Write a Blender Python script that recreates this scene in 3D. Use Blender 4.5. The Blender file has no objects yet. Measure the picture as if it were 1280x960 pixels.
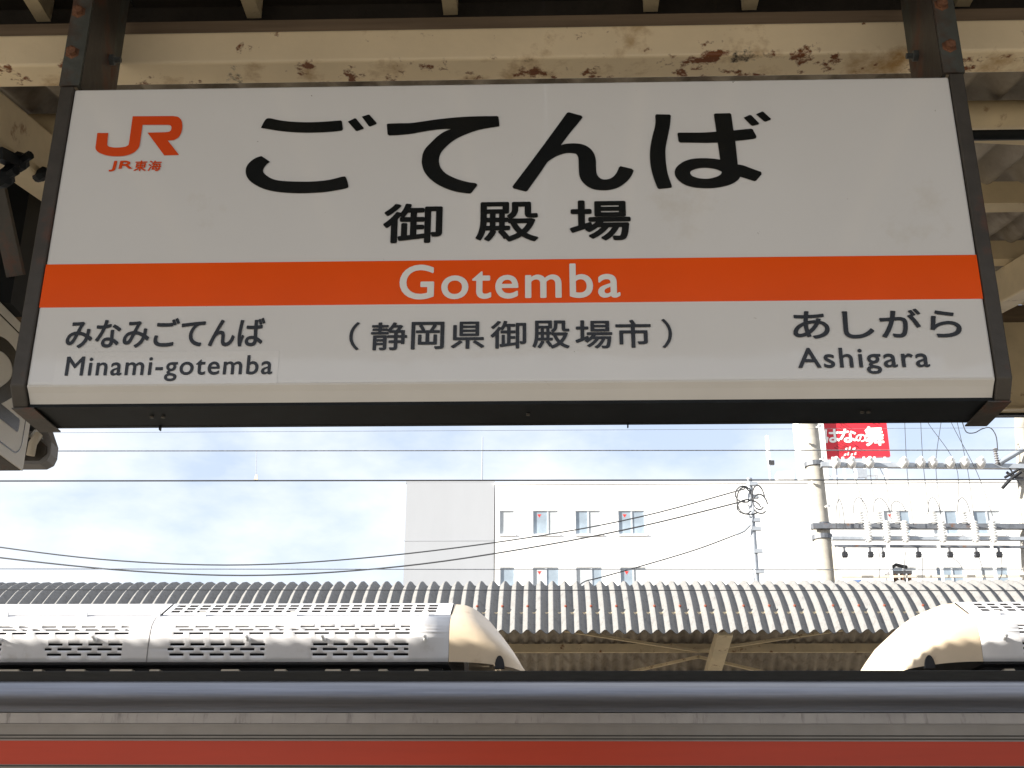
import bpy, bmesh, math, random
from mathutils import Vector, Matrix
random.seed(7)
S = bpy.context.scene
COL = S.collection
EYE = 1.6                                   # eye height above the platform
# ------------------------------------------------------------------ camera
F_PX, PITCH, YAW, ROLL = 1500.0, 0.3770, -0.0309, 0.0039
fw = Vector((math.sin(YAW)*math.cos(PITCH), math.cos(YAW)*math.cos(PITCH), math.sin(PITCH)))
rt0 = Vector((math.cos(YAW), -math.sin(YAW), 0)); up0 = rt0.cross(fw)
rt = rt0*math.cos(ROLL) + up0*math.sin(ROLL); up = -rt0*math.sin(ROLL) + up0*math.cos(ROLL)
cam = bpy.data.cameras.new('camera'); camo = bpy.data.objects.new('camera', cam); COL.objects.link(camo)
cam.sensor_width = 36; cam.lens = 36*F_PX/1280; cam.clip_start = .05; cam.clip_end = 3000
m3 = Matrix((rt, up, -fw)).transposed(); camo.matrix_world = Matrix.Translation((0, 0, EYE)) @ m3.to_4x4()
S.camera = camo
def ray(px, py): return fw + rt*((px-640)/F_PX) + up*((480-py)/F_PX)
def at(px, py, Y):                           # point of the plane y = Y seen at a pixel of the photograph
    d = ray(px, py); t = Y/d.y
    return Vector((d.x*t, Y, d.z*t + EYE))
def zat(py, Y, px=686): return at(px, py, Y).z
def xat(px, Y, py=800): return at(px, py, Y).x
# ------------------------------------------------------------------ sky and sun
SUN_AZ, SUN_EL = math.radians(68), math.radians(21.3)     # behind the camera, to the left
w = bpy.data.worlds.new('World'); S.world = w; w.use_nodes = True
nt = w.node_tree; N = nt.nodes; L = nt.links; N.clear()
out = N.new('ShaderNodeOutputWorld'); bg = N.new('ShaderNodeBackground'); bg.inputs[1].default_value = .12
sky = N.new('ShaderNodeTexSky'); sky.sky_type = 'NISHITA'; sky.sun_disc = False
sky.sun_elevation = SUN_EL; sky.sun_rotation = math.atan2(-math.sin(SUN_AZ), -math.cos(SUN_AZ))
sky.air_density = 1.0; sky.dust_density = 1.0; sky.ozone_density = 1.0
tc = N.new('ShaderNodeTexCoord'); mp = N.new('ShaderNodeMapping'); mp.inputs['Scale'].default_value = (1, 1, 2.2)
mp.inputs['Location'].default_value = (.37, .2, .1)
nz = N.new('ShaderNodeTexNoise'); nz.inputs['Scale'].default_value = 3.2; nz.inputs['Detail'].default_value = 7; nz.inputs['Roughness'].default_value = .55
cr = N.new('ShaderNodeValToRGB'); cr.color_ramp.elements[0].position = .40; cr.color_ramp.elements[1].position = .62
cr.color_ramp.elements[0].color = (0, 0, 0, 1); cr.color_ramp.elements[1].color = (1, 1, 1, 1)
mx = N.new('ShaderNodeMix'); mx.data_type = 'RGBA'; mx.inputs['B'].default_value = (3.7, 3.78, 3.9, 1)
L.new(tc.outputs['Generated'], mp.inputs[0]); L.new(mp.outputs[0], nz.inputs['Vector']); L.new(nz.outputs['Fac'], cr.inputs[0])
hz_ = N.new('ShaderNodeMix'); hz_.data_type = 'RGBA'; hz_.inputs['Factor'].default_value = .72; hz_.inputs['B'].default_value = (2.2, 2.42, 2.9, 1)
L.new(sky.outputs[0], hz_.inputs['A'])                       # thin high cloud veil over the whole sky, heavier cloud by noise
L.new(cr.outputs[0], mx.inputs['Factor']); L.new(hz_.outputs['Result'], mx.inputs['A']); L.new(mx.outputs['Result'], bg.inputs[0]); L.new(bg.outputs[0], out.inputs[0])
sl = bpy.data.lights.new('sun', 'SUN'); sl.energy = 5.0; sl.angle = math.radians(.5); sl.color = (1, .94, .84)
so = bpy.data.objects.new('sun', sl); COL.objects.link(so); so.location = (-20, -15, 30)
sd = Vector((-math.sin(SUN_AZ)*math.cos(SUN_EL), -math.cos(SUN_AZ)*math.cos(SUN_EL), math.sin(SUN_EL)))
so.rotation_euler = sd.to_track_quat('Z', 'Y').to_euler()
S.view_settings.view_transform = 'Standard'; S.view_settings.look = 'None'; S.view_settings.gamma = 1
S.view_settings.use_curve_mapping = False; S.view_settings.exposure = 1.48

# ------------------------------------------------------------------ materials
MATS = {}
def mat(name, col, rough=.6, metal=0., var=.12, scale=6., bump=0., bscale=40., spots=None, edge=None, stretch=(1, 1, 1), spec=None, coat=0.):
    """plain procedural surface: base colour with noise variation, fine relief, optional stains (colour, scale, low, high)"""
    if name in MATS: return MATS[name]
    m = bpy.data.materials.new(name); m.use_nodes = True; MATS[name] = m
    t = m.node_tree; n = t.nodes; l = t.links; b = n['Principled BSDF']
    b.inputs['Roughness'].default_value = rough; b.inputs['Metallic'].default_value = metal
    if coat: b.inputs['Coat Weight'].default_value = coat; b.inputs['Coat Roughness'].default_value = .08
    if spec is not None: b.inputs['Specular IOR Level'].default_value = spec
    c = n.new('ShaderNodeTexCoord'); mpg = n.new('ShaderNodeMapping'); mpg.inputs['Scale'].default_value = stretch
    l.new(c.outputs['Object'], mpg.inputs[0]); V = mpg.outputs[0]
    nz = n.new('ShaderNodeTexNoise'); nz.inputs['Scale'].default_value = scale; nz.inputs['Detail'].default_value = 6; nz.inputs['Roughness'].default_value = .6
    l.new(V, nz.inputs['Vector'])
    r = n.new('ShaderNodeValToRGB'); r.color_ramp.elements[0].position = .3; r.color_ramp.elements[1].position = .7
    r.color_ramp.elements[0].color = tuple(x*(1-var) for x in col)+(1,); r.color_ramp.elements[1].color = tuple(min(1, x*(1+var)) for x in col)+(1,)
    l.new(nz.outputs['Fac'], r.inputs[0]); colo = r.outputs[0]
    for sp in (spots or []):
        sc, ssc, lo, hi = sp[:4]
        s = n.new('ShaderNodeTexNoise'); s.inputs['Scale'].default_value = ssc; s.inputs['Detail'].default_value = 8; s.inputs['Roughness'].default_value = .65
        if len(sp) > 4: 
            mm = n.new('ShaderNodeMapping'); mm.inputs['Scale'].default_value = sp[4]; mm.inputs['Location'].default_value = (3.1, 1.7, 5.3)
            l.new(c.outputs['Object'], mm.inputs[0]); l.new(mm.outputs[0], s.inputs['Vector'])
        else: l.new(V, s.inputs['Vector'])
        rr = n.new('ShaderNodeValToRGB'); rr.color_ramp.elements[0].position = lo; rr.color_ramp.elements[1].position = hi
        sf = s.outputs['Fac']
        if edge:                                # wear gathers along an edge at local height edge[0]
            sx_ = n.new('ShaderNodeSeparateXYZ'); l.new(c.outputs['Object'], sx_.inputs[0])
            m1 = n.new('ShaderNodeMath'); m1.operation = 'SUBTRACT'; l.new(sx_.outputs[2], m1.inputs[0]); m1.inputs[1].default_value = edge[0]
            m2 = n.new('ShaderNodeMath'); m2.operation = 'ABSOLUTE'; l.new(m1.outputs[0], m2.inputs[0])
            m4 = n.new('ShaderNodeMapRange'); l.new(m2.outputs[0], m4.inputs[0]); m4.inputs[1].default_value = 0; m4.inputs[2].default_value = edge[1]; m4.inputs[3].default_value = edge[2]; m4.inputs[4].default_value = 0
            m5 = n.new('ShaderNodeMath'); m5.operation = 'ADD'; l.new(sf, m5.inputs[0]); l.new(m4.outputs[0], m5.inputs[1]); sf = m5.outputs[0]
        l.new(sf, rr.inputs[0])
        x = n.new('ShaderNodeMix'); x.data_type = 'RGBA'; x.inputs['B'].default_value = tuple(sc)+(1,)
        l.new(rr.outputs[0], x.inputs['Factor']); l.new(colo, x.inputs['A']); colo = x.outputs['Result']
    l.new(colo, b.inputs['Base Color'])
    if bump:
        bn = n.new('ShaderNodeTexNoise'); bn.inputs['Scale'].default_value = bscale; bn.inputs['Detail'].default_value = 4
        l.new(V, bn.inputs['Vector']); bp = n.new('ShaderNodeBump'); bp.inputs['Strength'].default_value = bump; bp.inputs['Distance'].default_value = .01
        l.new(bn.outputs['Fac'], bp.inputs['Height']); l.new(bp.outputs[0], b.inputs['Normal'])
    return m
RUST = (.19, .062, .018)
M = dict(
 panel=mat('sign_acrylic', (.72, .71, .70),   .05, var=.02, scale=3, bump=.22, bscale=2.0, spots=[((.22, .2, .17), 55, .712, .73), ((.55, .5, .42), 4, .62, .9)]),
 edge=mat('sign_edge_acrylic', (.62, .60, .57), .3, var=.04, spots=[((.3, .25, .2), 20, .68, .8)]),
 sticker=mat('sticker_film', (.74, .73, .72), .04, var=.02),
 orange=mat('orange_film', (.90, .092, .002), .2, var=.04, scale=4, bump=.04, bscale=2.2),
 redor=mat('logo_vermilion', (.72, .075, .012), .25, var=.03),
 ink=mat('black_ink', (.006, .007, .007), .25, var=.1),
 ink2=mat('slate_ink', (.02, .023, .03), .25, var=.1),
 white=mat('white_film', (.80, .79, .76), .3, var=.02),
 brown=mat('brown_painted_steel', (.050, .043, .036), .5, var=.25, scale=14, bump=.15, spots=[((.10, .035, .018), 7, .55, .68)]),
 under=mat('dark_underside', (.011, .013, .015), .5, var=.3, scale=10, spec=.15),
 galv=mat('weathered_galvanised', (.085, .09, .08), .55, .3, var=.3, scale=9, bump=.2, spots=[((.09, .035, .02), 6, .5, .66)]),
 rust=mat('rusted_bolt', (.14, .06, .03), .8, var=.4, scale=60, bump=.5, bscale=120),
 steelbolt=mat('dull_bolt', (.10, .11, .11), .5, .5, var=.3, scale=40),
 cream=mat('cream_rusty_paint', (.85, .71, .49), .5, var=.10, scale=3, bump=.12, bscale=30, edge=(-.0425, .026, .07),
           spots=[((.42, .25, .09), 7, .60, .78), (RUST, 17, .64, .70), ((.02, .012, .008), 3.3, .69, .72)]),
 cream2=mat('cream_purlin_paint', (.64, .53, .35), .55, var=.15, scale=4, bump=.1, spots=[(RUST, 9, .60, .70)]),
 board=mat('dark_brown_board', (.022, .017, .012), .8, var=.4, scale=8, bump=.3),  # very dark brown with random tone variation
 plank=mat('brown_plank', (.16, .115, .075), .7, var=.25, scale=8, stretch=(.3, 6, 6)),
 slate=mat('grey_slate_sheet', (.33, .29, .24), .85, var=.22, scale=7, bump=.3, bscale=60, spots=[((.12, .09, .07), 4, .52, .75)]),
 wslate=mat('weathered_white_slate', (.215, .213, .21), .85, var=.15, scale=9, bump=.35, bscale=70, spec=.1, spots=[((.11, .11, .112), 9, .50, .78), ((.16, .15, .14), 34, .56, .66)]),
 inox=mat('stainless_roof_shoulder', (.23, .235, .26), .34, .9, var=.18, scale=2.2, stretch=(.6, 20, 20), bump=.05, bscale=8),
 inoxw=mat('stainless_side', (.30, .275, .25), .42, .75, var=.10, scale=3, stretch=(1.2, 8, 1.5), spots=[((.3, .28, .26), 5, .55, .8, (2.5, 2, .4))]),
 bead=mat('bead_dark_grey', (.07, .065, .06), .5, .3, var=.2),  # plain dark grey for the thin side beads
 inoxl=mat('stainless_cant_rail', (.40, .37, .35), .4, .7, var=.12, scale=3, stretch=(1.5, 8, 1.5), spots=[((.22, .20, .19), 6, .56, .72, (3, 2, .6))]),
 black=mat('black_gutter_rubber', (.017, .018, .018), .55, var=.3, scale=20, stretch=(.4, 3, 3)),
 trainred=mat('red_orange_band', (.60, .048, .008), .35, var=.05, scale=3, stretch=(.3, 1, 4)),
 roofgrey=mat('train_roof_paint', (.30, .30, .29), .7, var=.2, scale=10),
 acw=mat('air_conditioner_steel', (.62, .62, .64), .4, .2, var=.06, scale=4, spots=[((.40, .37, .34), 5, .58, .85)]),
 frp=mat('cream_nose_resin', (.62, .51, .375), .42, var=.06, scale=5, spots=[((.38, .24, .12), 6, .6, .82)]),
 dark=mat('dark_interior', (.015, .016, .02), .7, var=.3),
 conc=mat('pole_concrete', (.36, .34, .30), .85, var=.15, scale=5, bump=.2, spots=[((.2, .18, .15), 3, .55, .8)]),
 zinc=mat('galvanised_pole', (.36, .39, .43), .45, .3, var=.1, scale=10),
 beamst=mat('steel_channel', (.14, .15, .17), .5, .3, var=.25, scale=8, spots=[((.18, .09, .05), 5, .58, .7)]),
 porc=mat('white_porcelain', (.78, .78, .77), .2, var=.04),
 wire=mat('dark_wire', (.035, .037, .042), .6, var=.2),
 wirel=mat('stranded_wire', (.16, .17, .19), .5, .4, var=.4, scale=60),
 bwhite=mat('white_render', (.86, .86, .85), .8, var=.03, scale=.4, bump=.05),
 bgrey=mat('pale_grey_render', (.34, .355, .38), .85, var=.05, scale=.3, stretch=(1, 1, .3)),
 frame=mat('aluminium_frame', (.62, .64, .66), .4, .3, var=.04),
 glass=mat('window_glass', (.27, .33, .39), .06, var=.35, scale=.6, spec=.8),  # base colour lightened to paint in haze and glare on the panes
 blind=mat('pale_blind', (.46, .49, .51), .5, var=.1),  # lightened the same way for haze and glare
 redmark=mat('red_rescue_mark', (.75, .04, .03), .4, var=.02),
 billred=mat('billboard_red', (.55, .015, .03), .5, var=.08, scale=1.2),
 billdark=mat('billboard_dark_red', (.22, .008, .015), .5),
 concp=mat('platform_asphalt', (.20, .178, .142), .9, var=.15, scale=2, bump=.2),
 ballast=mat('ballast', (.17, .15, .13), .95, var=.4, scale=20, bump=.6),
 signcream=mat('number_sign_face', (.56, .52, .44), .35, var=.05, scale=3),
 boxg=mat('fitting_grey', (.20, .195, .20), .5, var=.1),
 ceram=mat('fitting_cream', (.62, .56, .46), .5, var=.08),
 redrust=mat('red_lead_bolt', (.22, .06, .035), .8, var=.3, scale=50),
)
# ------------------------------------------------------------------ mesh helpers
class MB:
    def __init__(s): s.v = []; s.f = []
    def add(s, vs, fs):
        b = len(s.v); s.v += [tuple(p) for p in vs]; s.f += [tuple(i+b for i in f) for f in fs]; return s
    def box(s, x0, x1, y0, y1, z0, z1):
        return s.add([(x0,y0,z0),(x1,y0,z0),(x1,y1,z0),(x0,y1,z0),(x0,y0,z1),(x1,y0,z1),(x1,y1,z1),(x0,y1,z1)],
                     [(0,3,2,1),(4,5,6,7),(0,1,5,4),(1,2,6,5),(2,3,7,6),(3,0,4,7)])
    def prism_x(s, prof, x0, x1):            # closed (y, z) outline, extruded along x
        n = len(prof); vs = [(x0,y,z) for y,z in prof]+[(x1,y,z) for y,z in prof]
        return s.add(vs, [tuple(range(n)), tuple(range(2*n-1, n-1, -1))]+[(i, i+n, (i+1)%n+n, (i+1)%n) for i in range(n)])
    def prism(s, pts, d):                    # closed planar outline of 3D points, extruded by the vector d
        n = len(pts); vs = [Vector(p) for p in pts]; vs += [p+Vector(d) for p in vs]
        return s.add(vs, [tuple(range(n)), tuple(range(2*n-1, n-1, -1))]+[(i, i+n, (i+1)%n+n, (i+1)%n) for i in range(n)])
    def bar(s, a, b, w, h, upv=(0, 0, 1)):   # rectangular bar from a to b
        a, b = Vector(a), Vector(b); d = (b-a).normalized(); u = Vector(upv); sx = d.cross(u)
        if sx.length < 1e-4: sx = d.cross(Vector((0, 1, 0)))
        sx.normalize(); uz = sx.cross(d); vs = []
        for p in (a, b):
            for i, j in ((-1,-1),(1,-1),(1,1),(-1,1)): vs.append(p+sx*(i*w/2)+uz*(j*h/2))
        return s.add(vs, [(3,2,1,0),(4,5,6,7),(0,1,5,4),(1,2,6,5),(2,3,7,6),(3,0,4,7)])
    def tube(s, pts, r, n=8, r1=None):
        pts = [Vector(p) for p in pts]; vs = []; k = len(pts)
        for i, p in enumerate(pts):
            d = (pts[min(i+1, k-1)]-pts[max(i-1, 0)]).normalized(); u = Vector((0, 0, 1)) if abs(d.z) < .9 else Vector((0, 1, 0))
            a = d.cross(u).normalized(); b = a.cross(d); rr = r if r1 is None else r+(r1-r)*i/(k-1)
            vs += [p+a*(rr*math.cos(2*math.pi*j/n))+b*(rr*math.sin(2*math.pi*j/n)) for j in range(n)]
        fs = [(i*n+j, i*n+(j+1)%n, (i+1)*n+(j+1)%n, (i+1)*n+j) for i in range(k-1) for j in range(n)]
        return s.add(vs, fs+[tuple(range(n-1, -1, -1)), tuple((k-1)*n+j for j in range(n))])
    def lathe(s, prof, o, axis=(0, 0, 1), n=12):   # (radius, height) outline turned round an axis
        o = Vector(o); d = Vector(axis).normalized(); u = Vector((1, 0, 0)) if abs(d.x) < .9 else Vector((0, 1, 0))
        a = d.cross(u).normalized(); b = d.cross(a); vs = []
        for r, h in prof: vs += [o+d*h+a*(r*math.cos(2*math.pi*j/n))+b*(r*math.sin(2*math.pi*j/n)) for j in range(n)]
        k = len(prof)
        fs = [(i*n+j, i*n+(j+1)%n, (i+1)*n+(j+1)%n, (i+1)*n+j) for i in range(k-1) for j in range(n)]
        return s.add(vs, fs+[tuple(range(n-1, -1, -1)), tuple((k-1)*n+j for j in range(n))])
    def build(s, name, m, parent=None, smooth=False, bevel=0., fix=True):
        xs = list(zip(*s.v)); c = Vector([(min(q)+max(q))/2 for q in xs])
        me = bpy.data.meshes.new(name); me.from_pydata([Vector(p)-c for p in s.v], [], s.f); me.update()
        if fix:
            bm = bmesh.new(); bm.from_mesh(me); bmesh.ops.recalc_face_normals(bm, faces=bm.faces); bm.to_mesh(me); bm.free()
        me.materials.append(M[m])
        o = bpy.data.objects.new(name, me); COL.objects.link(o); o['w'] = 0; del o['w']
        if smooth:
            for p in me.polygons: p.use_smooth = True
            if smooth != 'all': me.set_sharp_from_angle(angle=math.radians(40))
        if bevel:
            bv = o.modifiers.new('bevel', 'BEVEL'); bv.width = bevel; bv.segments = 2; bv.limit_method = 'ANGLE'
        put(o, c, parent); return o
WL = {}
def put(o, loc, parent):
    o.location = Vector(loc)-(WL[parent.name] if parent else Vector()); o.parent = parent; WL[o.name] = Vector(loc)
def inst(o, loc, parent=None):
    c = o.copy(); COL.objects.link(c); put(c, loc, parent); return c
def tag(o, label, cat, group=None):
    o['label'] = label; o['category'] = cat
    if group: o['group'] = group
    return o
def empty(name, loc, label=None, cat=None, group=None, parent=None):
    o = bpy.data.objects.new(name, None); o.empty_display_size = .1; COL.objects.link(o); put(o, loc, parent)
    if label: tag(o, label, cat, group)
    return o
def struct(o): o['kind'] = 'structure'; return o
def smooth_outline(pts, steps=5):
    """closed outline; a point with a third item is a corner, the others are run through by a spline"""
    n = len(pts); o = []
    P = [Vector(p[:2]) for p in pts]; C = [len(p) > 2 for p in pts]
    for i in range(n):
        a, b = P[i], P[(i+1) % n]
        p0 = a-(b-a) if C[i] else P[i-1]; p3 = b+(b-a) if C[(i+1) % n] else P[(i+2) % n]
        if C[i] and C[(i+1) % n]: o.append(a); continue
        for k in range(steps):
            t = k/steps
            o.append(.5*((2*a)+(b-p0)*t+(2*p0-5*a+4*b-p3)*t*t+(3*a-p0-3*b+p3)*t**3))
    return o
def flat_shape(name, outlines, m, parent, y):
    """flat print on a plane y: outlines of (x, z), the first filled, later ones too (even-odd)"""
    c = bpy.data.curves.new('outline', 'CURVE'); c.dimensions = '2D'; c.fill_mode = 'FRONT'
    for ol in outlines:
        sp = c.splines.new('POLY'); sp.points.add(len(ol)-1); sp.use_cyclic_u = True
        for q, p in zip(sp.points, ol): q.co = (p[0], p[1], 0, 1)
    o = bpy.data.objects.new('outline', c); COL.objects.link(o)
    me = bpy.data.meshes.new_from_object(o.evaluated_get(bpy.context.evaluated_depsgraph_get())); 
    b = MB(); b.add([(v.co.x, y, v.co.y) for v in me.vertices], [tuple(p.vertices) for p in me.polygons])
    bpy.data.objects.remove(o); bpy.data.curves.remove(c); bpy.data.meshes.remove(me)
    return b.build(name, m, parent, fix=False)
def text_verts(body, offset=0., space=1.):
    c = bpy.data.curves.new('text', 'FONT'); c.body = body; c.size = 1; c.space_character = space; c.resolution_u = 6
    o = bpy.data.objects.new('text', c); COL.objects.link(o)
    me = bpy.data.meshes.new_from_object(o.evaluated_get(bpy.context.evaluated_depsgraph_get()))
    v = [(q.co.x, q.co.y) for q in me.vertices]; f = [tuple(p.vertices) for p in me.polygons]
    bpy.data.objects.remove(o); bpy.data.curves.remove(c); bpy.data.meshes.remove(me)
    return v, f
def text(name, body, x0, x1, z0, z1, y, m, parent, offset=0., skew=0., fn=None):
    """lettering printed on the plane y, fitted to a box"""
    v, f = text_verts(body, offset, 1.12 if body.isascii() and len(body) > 3 else 1.)
    a0 = min(p[0] for p in v); a1 = max(p[0] for p in v); b0 = min(p[1] for p in v); b1 = max(p[1] for p in v)
    q = [(x0+(p[0]-a0)/(a1-a0)*(x1-x0)+skew*(p[1]-b0), z0+(p[1]-b0)/(b1-b0)*(z1-z0)) for p in v]
    b = MB(); k = offset*(z1-z0)/(b1-b0)                      # stroke weight: copies of the outline shifted all round, a hair apart in depth
    ring = [(0, 0)]+([(k*math.cos(t*math.pi/4), k*math.sin(t*math.pi/4)) for t in range(8)] if offset else [])
    g = 1-2*offset/(b1-b0) if offset else 1; xm, zm = (x0+x1)/2, (z0+z1)/2
    gx = 1-2*k/(x1-x0)
    for i, (dx, dz) in enumerate(ring):
        pts = [(xm+(p[0]-xm)*gx+dx, zm+(p[1]-zm)*g+dz) for p in q]
        b.add([fn(*p, i*.00006) if fn else (p[0], y-i*.00006, p[1]) for p in pts], f)
    return b.build(name, m, parent, fix=False)
def wave_sheet(name, path, x0, n, m, parent=None, pitch=.13, amp=.018, per=10, thick=.007, lift=0.):
    """corrugated sheet: n waves wide, following the (y, z) path"""
    k = len(path); cols = n*per+1; top = []; bot = []
    for i, (y, z) in enumerate(path):
        a = Vector(path[max(i-1, 0)]); b = Vector(path[min(i+1, k-1)]); d = (b-a).normalized(); nv = Vector((-d.y, d.x))
        for j in range(cols):
            h = amp*math.cos(2*math.pi*j/per)+lift
            top.append((x0+pitch*j/per, y+nv.x*h, z+nv.y*h)); bot.append((x0+pitch*j/per, y+nv.x*(h-thick), z+nv.y*(h-thick)))
    b = MB(); T = len(top)
    fs = []
    for i in range(k-1):
        for j in range(cols-1):
            q = (i*cols+j, i*cols+j+1, (i+1)*cols+j+1, (i+1)*cols+j); fs.append(q); fs.append(tuple(T+x for x in reversed(q)))
    for j in range(cols-1):
        fs.append((j, T+j, T+j+1, j+1)); e = (k-1)*cols+j; fs.append((e, e+1, T+e+1, T+e))
    for i in range(k-1):
        e = i*cols; fs.append((e, e+cols, T+e+cols, T+e)); e += cols-1; fs.append((e, T+e, T+e+cols, e+cols))
    b.add(top+bot, fs); return b.build(name, m, parent, smooth=True)

# ------------------------------------------------------------------ setting
struct(MB().add([(-900,-600,-1.25),(900,-600,-1.25),(900,1500,-1.25),(-900,1500,-1.25)], [(0,1,2,3)]).build('ground', 'ballast', fix=False))
struct(MB().box(-40, 40, -6.5, 6.62, -1.249, 0).build('platform', 'concp'))
struct(MB().box(-40, 40, 12.3, 19, -1.249, 0).build('far_platform', 'concp'))
for ry in (7.72, 8.79):
    struct(MB().box(-40, 40, ry-.035, ry+.035, -1.15, -1.0).build('rail', 'beamst'))

# ------------------------------------------------------------------ station name sign
D = 2.068; SX = -.0764; HW = .9
zT, zS1, zS2, zB = 1.485+EYE, 1.0773+EYE, .9846+EYE, .8249+EYE
sign = empty('station_name_sign', (SX, D+.1, zB-.035), 'white station name sign with orange stripe and large black kana', 'sign')
zC = zB-.030; YC = D+.026; YB = 2.205
MB().prism_x([(D, zB), (D, zT), (D+.19, zT), (D+.19, zB), (D+.16, zC+.004), (YC+.002, zC+.004)], SX-HW, SX+HW).build('panel', 'panel', sign, bevel=.004)
MB().prism_x([(D-.0006, zB-.0006), (D+.0003, zB-.004), (YC, zC+.0025), (YC-.0012, zC)], SX-HW+.002, SX+HW-.002).build('lower_edge', 'edge', sign)
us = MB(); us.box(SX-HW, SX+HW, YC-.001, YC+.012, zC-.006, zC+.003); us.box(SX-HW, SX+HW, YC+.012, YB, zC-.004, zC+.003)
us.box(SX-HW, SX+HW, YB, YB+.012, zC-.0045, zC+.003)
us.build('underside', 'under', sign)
for sx in (-1, 1):
    xo = SX+sx*(HW+.001); xe = SX+sx*(HW+.030)
    prof = [(D-.004, zT+.006), (D-.004, zB-.002), (YC-.004, zC-.0075), (YB+.015, zC-.0075), (YB+.015, zT+.006)]
    MB().prism_x(prof, min(xo, xe), max(xo, xe)).build('end_frame', 'brown', sign, bevel=.003)
    MB().prism_x([(YC-.006, zC-.008), (YC-.006, zC-.0105), (YB+.017, zC-.0105), (YB+.017, zC-.008)], min(xe, SX+sx*(HW-.012)), max(xe, SX+sx*(HW-.012))).build('end_strap', 'brown', sign)
for px in (190, 205, 1078, 1085, 660):
    p = at(px, 512 if px % 2 else 520, 2.15)
    MB().lathe([(.004, -.0035), (.004, 0)], (p.x, p.y, zC-.0045), n=8).build('screw', 'galv', sign)
for px, yb in ((209, 2.25), (783, 2.25)):
    MB().box(at(px, 533, yb).x-.0012, at(px, 533, yb).x+.0012, yb-.045, yb-.035, zC-.012, zC-.004).build('clip', 'under', sign)
MB().box(SX-HW+.0005, SX+HW-.0005, D-.0012, D+.001, zS2, zS1).build('orange_stripe', 'orange', sign)
def uv(px, py): p = at(px, py, D); return (p.x, p.z)
PY = D-.0016
def zoom(pts, ox, oy, k): 
    return [uv(ox+p[0]/k, oy+p[1]/k)+tuple(p[2:]) for p in pts]
c = 1
KANA = [
 (290, 130, 6.737, [
  [(245,205,c),(268,158),(292,128),(325,124),(400,140),(500,152),(640,157),(780,152),(860,146),(917,142,c),(927,150,c),(936,215,c),(925,228,c),(850,237),(740,243),(620,245),(500,240),(400,230),(330,219)]]),
 (290, 130, 6.737, [[(977,152,c),(1035,123,c),(1047,128,c),(1110,205,c),(1108,213,c),(1055,232,c),(1043,229,c)]]),
 (290, 130, 6.737, [[(1094,110,c),(1150,92,c),(1160,96,c),(1219,163,c),(1216,173,c),(1165,193,c),(1153,190,c)]]),
 (290, 130, 6.737, [[(240,443,c),(252,443,c),(321,490,c),(290,515),(268,545),(264,570),(275,590),(310,618),(360,640),(440,652),(560,657),(680,656),(800,645),(880,628),(935,614),(960,622),(981,690),(965,712),(880,730),(780,745),(680,752),(570,755),(450,750),(350,738),(270,718),(200,685),(150,648),(122,605),(117,560),(130,520),(160,485),(200,458)]]),
 (470, 130, 7.382, [[(100,190,c),(112,185,c),(200,182),(320,179),(430,165),(560,146),(700,131),(850,120),(1000,116),(1115,115,c),(1130,122,c),(1140,205,c),(1130,212,c),(1040,225),(950,243),(860,272),(770,310),(700,353),(640,405),(600,455),(584,500),(584,550),(600,595),(640,640),(700,675),(770,703),(850,724),(915,733,c),(933,743,c),(933,757,c),(885,818,c),(870,830,c),(850,829,c),(750,815),(650,785),(560,740),(490,685),(445,625),(425,560),(424,510),(435,455),(460,410),(510,358),(570,300),(630,260),(690,235,c),(630,235),(540,243),(420,262),(320,280),(220,290),(125,295,c),(108,285,c)]]),
 (630, 130, 7.382, [[(600,80,c),(715,112,c),(725,128,c),(680,185),(610,270),(525,382,c),(580,370),(660,367),(730,378),(790,410),(830,460),(847,520),(849,580),(852,630),(865,665),(890,690),(925,700),(970,695),(1010,672),(1040,635),(1060,590,c),(1075,577,c),(1180,602,c),(1197,620,c),(1170,675),(1120,730),(1050,775),(970,797),(890,799),(820,788),(760,757),(715,710),(695,660),(690,600),(688,540),(685,500),(670,470),(645,460),(600,456),(550,462),(480,488),(420,525),(390,555),(340,630),(215,805,c),(200,812,c),(90,783,c),(78,768,c),(100,735),(300,470),(480,225),(570,100,c),(582,84,c)]]),
 (800, 130, 7.111, [[(145,95,c),(262,97,c),(274,108,c),(265,200),(245,300),(228,390),(226,460),(232,540),(248,630),(284,735,c),(275,748,c),(170,759,c),(155,750,c),(120,660),(95,560),(87,460),(92,380),(110,290),(130,215),(137,160),(134,108,c)]]),
 (800, 130, 7.111, [[(668,88,c),(798,85,c),(810,95,c),(830,238,c),(985,223,c),(1000,228,c),(1034,290,c),(1030,308,c),(1010,314,c),(930,324),(846,332,c),(868,540,c),(920,550),(980,573),(1075,607,c),(1081,628,c),(1030,685,c),(1015,689,c),(890,650,c),(870,678),(820,712),(750,735),(660,750),(580,752),(480,745),(400,722),(345,685),(315,645),(308,610),(318,575),(350,540),(400,510),(470,490),(560,485),(640,488),(712,498,c),(690,347,c),(600,349),(500,348),(355,346,c),(342,335,c),(332,268,c),(342,258,c),(450,258),(560,257),(678,250,c),(655,97,c)],
                    [(445,610),(470,590),(520,575),(590,571),(660,580),(700,593),(727,607,c),(715,630),(680,650),(620,665),(570,668),(510,660),(460,640)]]),
 (800, 130, 7.111, [[(920,125,c),(975,100,c),(990,105,c),(1058,175,c),(1052,185,c),(1000,198,c),(985,192,c)]]),
 (800, 130, 7.111, [[(1030,95,c),(1085,70,c),(1100,77,c),(1163,135,c),(1158,145,c),(1115,161,c),(1100,157,c)]]),
]
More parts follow.
